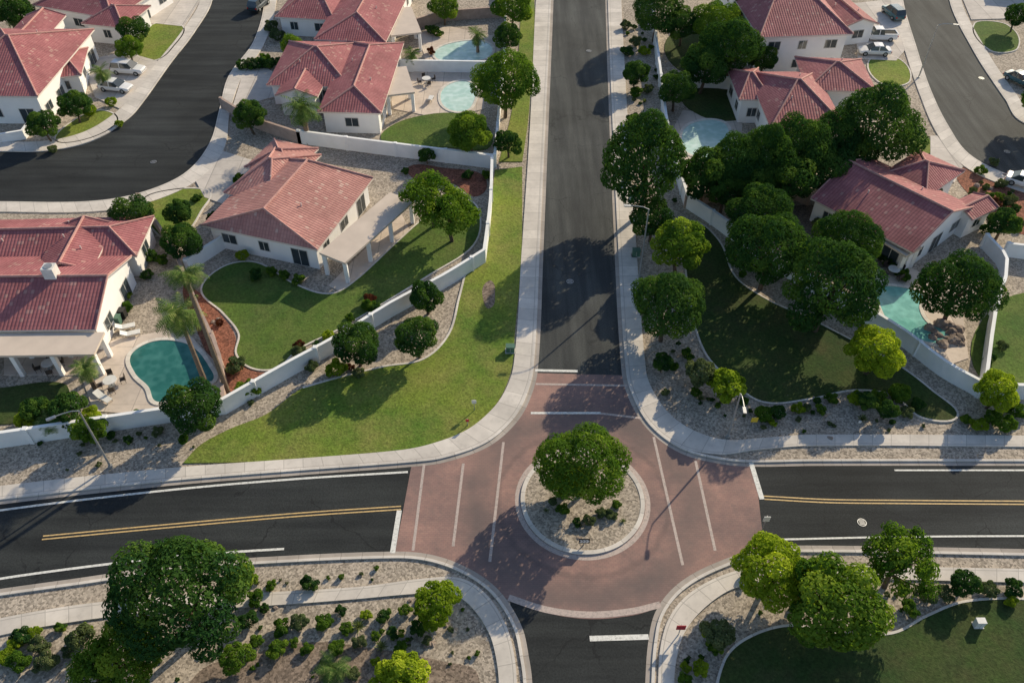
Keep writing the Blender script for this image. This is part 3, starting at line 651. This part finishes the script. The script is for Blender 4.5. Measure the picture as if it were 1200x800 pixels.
def agave(px,py,r):
    x,y=G(px,py); mb=MB()
    for k in range(26):
        a=k*2.4; e=.3+1.1*k/26; d=Vector((math.cos(a)*math.cos(e),math.sin(a)*math.cos(e),math.sin(e))); s=Vector((-math.sin(a),math.cos(a),0))*r*.07
        mb.face([-s,s,d*r*.6+s*1.1,d*r,d*r*.6-s*1.1],0)
    o=mb.build('agave_plant',[L['grey']],loc=(x,y,.02)); at=o.data.attributes.new('tint','FLOAT','FACE'); at.data.foreach_set('value',[random.uniform(.2,.9) for _ in mb.f])
for a in [(420,735,.7),(447,758,.6),(820,468,.6),(755,120,.6),(100,95,.8),(905,700,.6),(1010,492,.6),(640,600,.4),(730,612,.4)]: agave(*a)
# ---------------------------------------------------------------- vehicles
def car(px,py,ang,paintm,kind='suv',name=None):
    x,y=G(px,py,.8); Lh={'suv':2.35,'sedan':2.3,'pickup':2.75}[kind]; e=empty(name or {'suv':'parked_suv','sedan':'parked_car','pickup':'parked_pickup_truck'}[kind],(x,y,.13),math.radians(ang))
    def loft(st,mi,mb):
        rings=[[Vector((sx,yy,zz)) for yy,zz in pr] for sx,pr in st]
        for i in range(len(rings)-1):
            n=len(rings[i])
            for k in range(n):
                a,b=rings[i][k],rings[i][(k+1)%n]; c,d=rings[i+1][(k+1)%n],rings[i+1][k]; mb.face([a,b,c,d],mi(i,k) if callable(mi) else mi)
        mb.face(rings[0][::-1],mi(0,1) if callable(mi) else mi); mb.face(rings[-1],mi(len(rings)-2,1) if callable(mi) else mi)
    def prof(w,z0,z1): return [(-w*.9,z0),(w*.9,z0),(w,z0+.2),(w,z1-.18),(w*.88,z1),(0,z1+.03),(-w*.88,z1),(-w,z1-.18),(-w,z0+.2)]
    mb=MB(); belt={'suv':1.02,'sedan':.88,'pickup':1.05}[kind]; tail=belt if kind!='sedan' else belt+.03
    loft([(-Lh,prof(.72,.42,tail-.18)),(-Lh+.12,prof(.86,.3,tail-.02)),(-Lh*.5,prof(.92,.28,belt)),(Lh*.3,prof(.92,.28,belt)),(Lh*.62,prof(.91,.28,belt-.06)),(Lh-.18,prof(.84,.3,belt-.18)),(Lh,prof(.68,.42,belt-.32))],0,mb)
    rz={'suv':1.68,'sedan':1.42,'pickup':1.75}[kind]; x0,x1,x2,x3={'suv':(-Lh+.1,-Lh+.45,.45,1.15),'sedan':(-1.75,-1.0,.25,1.05),'pickup':(-.7,-.5,.75,1.35)}[kind]
    def cp(w,z): return [(-.86,belt-.02),(.86,belt-.02),(w,z),(w*.85,z+.05 if z>belt+.1 else z),(-w*.85,z+.05 if z>belt+.1 else z),(-w,z)]
    loft([(x0,cp(.84,belt)),(x1,cp(.7,rz)),((x1+x2)/2,cp(.71,rz+.02)),(x2,cp(.7,rz-.02)),(x3,cp(.84,belt))],lambda i,k:(0 if (k in(2,3,4) and i in(1,2)) else 1),mb)
    for xx in((x1+x2)/2,):
        for sd in(-1,1): mb.box((xx,sd*.79,(belt+rz)/2),(.05,0,0),(0,.075*sd,-.0),(0,-.07*sd,(rz-belt)/2),0)
    mb.build('body',[paintm,M['glass']],e)
    wb=MB()
    for wx in(-Lh*.62,Lh*.62):
        for sd in(-1,1):
            wb.cyl((wx,sd*.68,.34),(wx,sd*.93,.34),.34,.34,16,0); wb.cyl((wx,sd*.93,.34),(wx,sd*.945,.34),.2,.18,10,1)
    wb.build('wheels',[M['rubber'],M['metal']],e)
    lb=MB()
    for sd in(-1,1):
        lb.box((Lh-.1,sd*.6,belt-.38),(.1,0,0),(0,.16,0),(0,0,.07),0); lb.box((-Lh+.06,sd*.7,belt-.28),(.08,0,0),(0,.1,0),(0,0,.12),1); lb.box((x3-.15,sd*.98,belt+.04),(.06,0,0),(0,.09,0),(0,0,.06),2)
    lb.build('lamps_and_mirrors',[M['plastic'],M['red'],paintm],e)
    if kind=='pickup':
        tb=MB(); tb.abox(-2.55,-.72,belt+.032,-.85,.72,belt+.04,0)
        for yy in(-.82,.82): tb.abox(-2.65,yy-.07,belt-.05,-.75,yy+.07,belt+.12,1)
        tb.abox(-2.7,-.8,belt-.05,-2.6,.8,belt+.12,1); tb.build('truck_bed',[M['rubber'],paintm],e)
car(150,80,-8,M['carwhite'],'suv'); car(135,100,-12,M['carwhite'],'sedan'); car(303,4,75,M['cardark'],'suv')
car(1047,14,100,M['carteal'],'suv'); car(1029,41,178,M['carwhite'],'pickup'); car(1025,58,176,M['carwhite'],'sedan'); car(1197,92,-60,M['carteal'],'sedan'); car(1204,212,-35,M['carwhite'],'sedan')
# ---------------------------------------------------------------- street furniture
def lamp(px,py,h,ang,arm=1.8,name='street_lamp'):
    x,y=G(px,py); e=empty(name,(x,y,0),math.radians(ang)); mb=MB()
    mb.cyl((0,0,0),(0,0,.25),.22,.18,10); mb.cyl((0,0,.25),(0,0,h-.4),.1,.065,10); mb.build('pole',[M['metal']],e)
    mb=MB(); p=Vector((0,0,h-.4))
    for q in(Vector((arm*.3,0,h-.12)),Vector((arm*.7,0,h)),Vector((arm,0,h+.03))): mb.cyl(p,q,.045,.04,8); p=q
    mb.build('arm',[M['metal']],e); mb=MB()
    mb.box((arm+.3,0,h+.02),(.34,0,.02),(0,.13,0),(0,0,.05)); mb.box((arm+.35,0,h-.045),(.2,0,0),(0,.1,0),(0,0,.02),1); mb.build('lamp_head',[M['metal'],M['plastic']],e)
lamp(749,325,9,180); lamp(130,547,7.6,215,1.6); lamp(1076,92,8,-20); lamp(853,512,6,265)
def sign(px,py,h,face,mat,w=.4,hh=.3,name='traffic_sign',rot=0,chev=False):
    x,y=G(px,py); e=empty(name,(x,y,0),rot); mb=MB(); mb.cyl((0,0.07,0),(0,0.07,h),.04,.04,8); mb.build('post',[M['metal']],e)
    mb=MB(); mb.abox(-w,-.03,h-2*hh,w,.02,h,0)
    if chev:
        for o_ in(-.35,0,.35):
            for s in(-1,1): mb.box((o_*w*1.6,-.04,h-hh+s*hh*.33),(.1*w*1.4,0,-s*.28*hh),(0,.005,0),(.09,0,0),1)
    mb.build('panel',[M[mat],M['plastic']],e)
sign(684,640,1.1,0,'black',.42,.3,'chevron_sign',chev=True); sign(893,622,2.0,0,'plastic',.25,.3); sign(795,745,1.6,0,'redsign',.32,.28); sign(556,482,1.5,0,'plastic',.2,.2); sign(880,505,1.8,0,'yellowsign',.28,.28)
sign(548,500,1.0,0,'redsign',.15,.15,'marker_post'); sign(1005,500,.8,0,'plastic',.12,.12,'marker_post')
def ubox(px,py,m,s=.5,h=.9):
    x,y=G(px,py); mb=MB(); mb.abox(-s*1.2,-s*.9,0,s*1.2,s*.9,.08,1); mb.abox(-s,-s*.7,.08,s,s*.7,h,0); mb.box((0,0,h+.04),(s*1.06,0,0),(0,s*.76,0),(0,0,.04),0); mb.abox(-.02,-s*.72,.15,.02,-s*.7,h-.1,1); mb.build('utility_box',[M[m],M['kerb']],loc=(x,y,.05))
ubox(598,412,'green_box',.4,.7); ubox(1145,733,'plastic',.3,.7); ubox(745,300,'green_box',.4,.8); ubox(160,700,'green_box',.4,.7)
def boulders(px,py,n,spread,smax,name='boulder_pile'):
    x0,y0=G(px,py); mb=MB(); rg=random.Random(px)
    for _ in range(n):
        a=rg.uniform(0,6.28); r=spread*math.sqrt(rg.random()); c=Vector((x0+r*math.cos(a),y0+r*math.sin(a),0)); s=rg.uniform(.35,1)*smax
        bm=bmesh.new(); bmesh.ops.create_icosphere(bm,subdivisions=2,radius=s)
        sc=(rg.uniform(.8,1.2),rg.uniform(.7,1.1),rg.uniform(.5,.8)); ph=rg.random()*9
        for v in bm.verts:
            k=1+.22*math.sin(v.co.x*4/s+ph)*math.cos(v.co.y*3/s+ph*2)+.12*math.sin(v.co.z*6/s+ph)
            v.co=Vector((v.co.x*sc[0]*k,v.co.y*sc[1]*k,v.co.z*sc[2]*k+s*.2))
        for f in bm.faces: mb.face([v.co+c for v in f.verts],0)
        bm.free()
    mb.build(name,[M['rock']])
boulders(1107,392,22,1.7,.7); boulders(75,495,5,1.0,.4); boulders(1165,212,8,3,.4); boulders(500,725,6,2,.3); boulders(300,738,7,3,.35); boulders(960,485,7,4,.3); boulders(690,617,5,1.6,.3); boulders(256,378,3,.8,.45)
def lounge(px,py,ang):
    x,y=G(px,py); e=empty('lounge_chair',(x,y,.08),math.radians(ang)); mb=MB()
    mb.box((0,0,.33),(.6,0,0),(0,.3,0),(0,0,.04),0); mb.box((-.85,0,.52),(.28,0,-.2),(0,.3,0),(.02,0,.03),0)
    for a in(-.55,.5):
        for b in(-.26,.26): mb.abox(a-.03,b-.03,0,a+.03,b+.03,.3,1)
    mb.build('lounger',[M['plastic'],M['metal']],e)
def table(px,py,m='wicker',n=4):
    x,y=G(px,py); e=empty('patio_table_set',(x,y,.08)); mb=MB(); mb.cyl((0,0,.7),(0,0,.75),.6,.6,20,0); mb.cyl((0,0,0),(0,0,.7),.06,.06,8,1); mb.cyl((0,0,0),(0,0,.04),.3,.3,12,1); mb.build('table',[M['plastic'],M['metal']],e)
    for k in range(n):
        a=k*2*math.pi/n+.4; d=Vector((math.cos(a),math.sin(a),0)); s=Vector((-d.y,d.x,0)); c=d*1.0; mb=MB()
        mb.box(c+Vector((0,0,.43)),d*.24,s*.24,(0,0,.03)); mb.box(c+d*.24+Vector((0,0,.68)),d*.03,s*.24,(0,0,.24))
        for i in(-1,1):
            for j in(-1,1): q=c+d*.2*i+s*.2*j; mb.cyl(q,q+Vector((0,0,.42)),.02,.02,6)
        mb.build('chair_%d'%(k+1),[M[m]],e)
table(132,452); table(60,432,'wicker'); lounge(152,385,20); lounge(158,393,20); lounge(505,118,80); lounge(535,80,10); lounge(125,470,-30); table(1045,322); table(500,98)
def bin_(px,py,m):
    x,y=G(px,py); mb=MB(); 
    z0=[(-.24,-.26),(.24,-.26),(.24,.26),(-.24,.26)]; z1=[(-.3,-.34),(.3,-.34),(.3,.34),(-.3,.34)]
    A=[Vector((a,b,.06)) for a,b in z0];B=[Vector((a,b,1.0)) for a,b in z1]
    for i in range(4): mb.face([A[i],A[(i+1)%4],B[(i+1)%4],B[i]])
    mb.face(A[::-1]); mb.box((0,.02,1.03),(.32,0,0),(0,.37,0),(0,0,.035)); mb.cyl((-.28,.3,.1),(.28,.3,.1),.1,.1,10,1); mb.cyl((-.25,.42,.98),(.25,.42,.98),.025,.025,6)
    mb.build('trash_bin',[M[m],M['rubber']],loc=(x,y,.02))
bin_(134,372,'plastic'); bin_(140,380,'green_box'); bin_(130,390,'black'); bin_(146,372,'black'); bin_(125,398,'plastic')
# ---------------------------------------------------------------- light, sky, camera
az=math.radians(49); el=math.radians(26)
sd=Vector((math.cos(az)*math.cos(el),math.sin(az)*math.cos(el),math.sin(el)))
ld=bpy.data.lights.new('sun','SUN'); ld.energy=5.0; ld.angle=math.radians(.5); ld.color=(1,.85,.61)
lo=link(bpy.data.objects.new('sun',ld)); lo.rotation_euler=sd.to_track_quat('Z','Y').to_euler(); lo.location=(60,60,80)
w=bpy.data.worlds.new('World'); scene.world=w; w.use_nodes=True; nt=w.node_tree
sky=nt.nodes.new('ShaderNodeTexSky'); sky.sky_type='NISHITA'; sky.sun_disc=False; sky.sun_elevation=el; sky.sun_rotation=math.atan2(sd.x,sd.y)
bg=nt.nodes['Background']; nt.links.new(sky.outputs[0],bg.inputs[0]); bg.inputs[1].default_value=.14
cd=bpy.data.cameras.new('camera'); cd.sensor_width=36; cd.lens=FPX/1200*36; cd.clip_end=4000; cd.clip_start=.5
co=link(bpy.data.objects.new('camera',cd)); co.location=(0,0,H); co.rotation_euler=(math.radians(45),0,0); scene.camera=co
scene.view_settings.view_transform='Standard'; scene.view_settings.look='None'; scene.view_settings.exposure=0
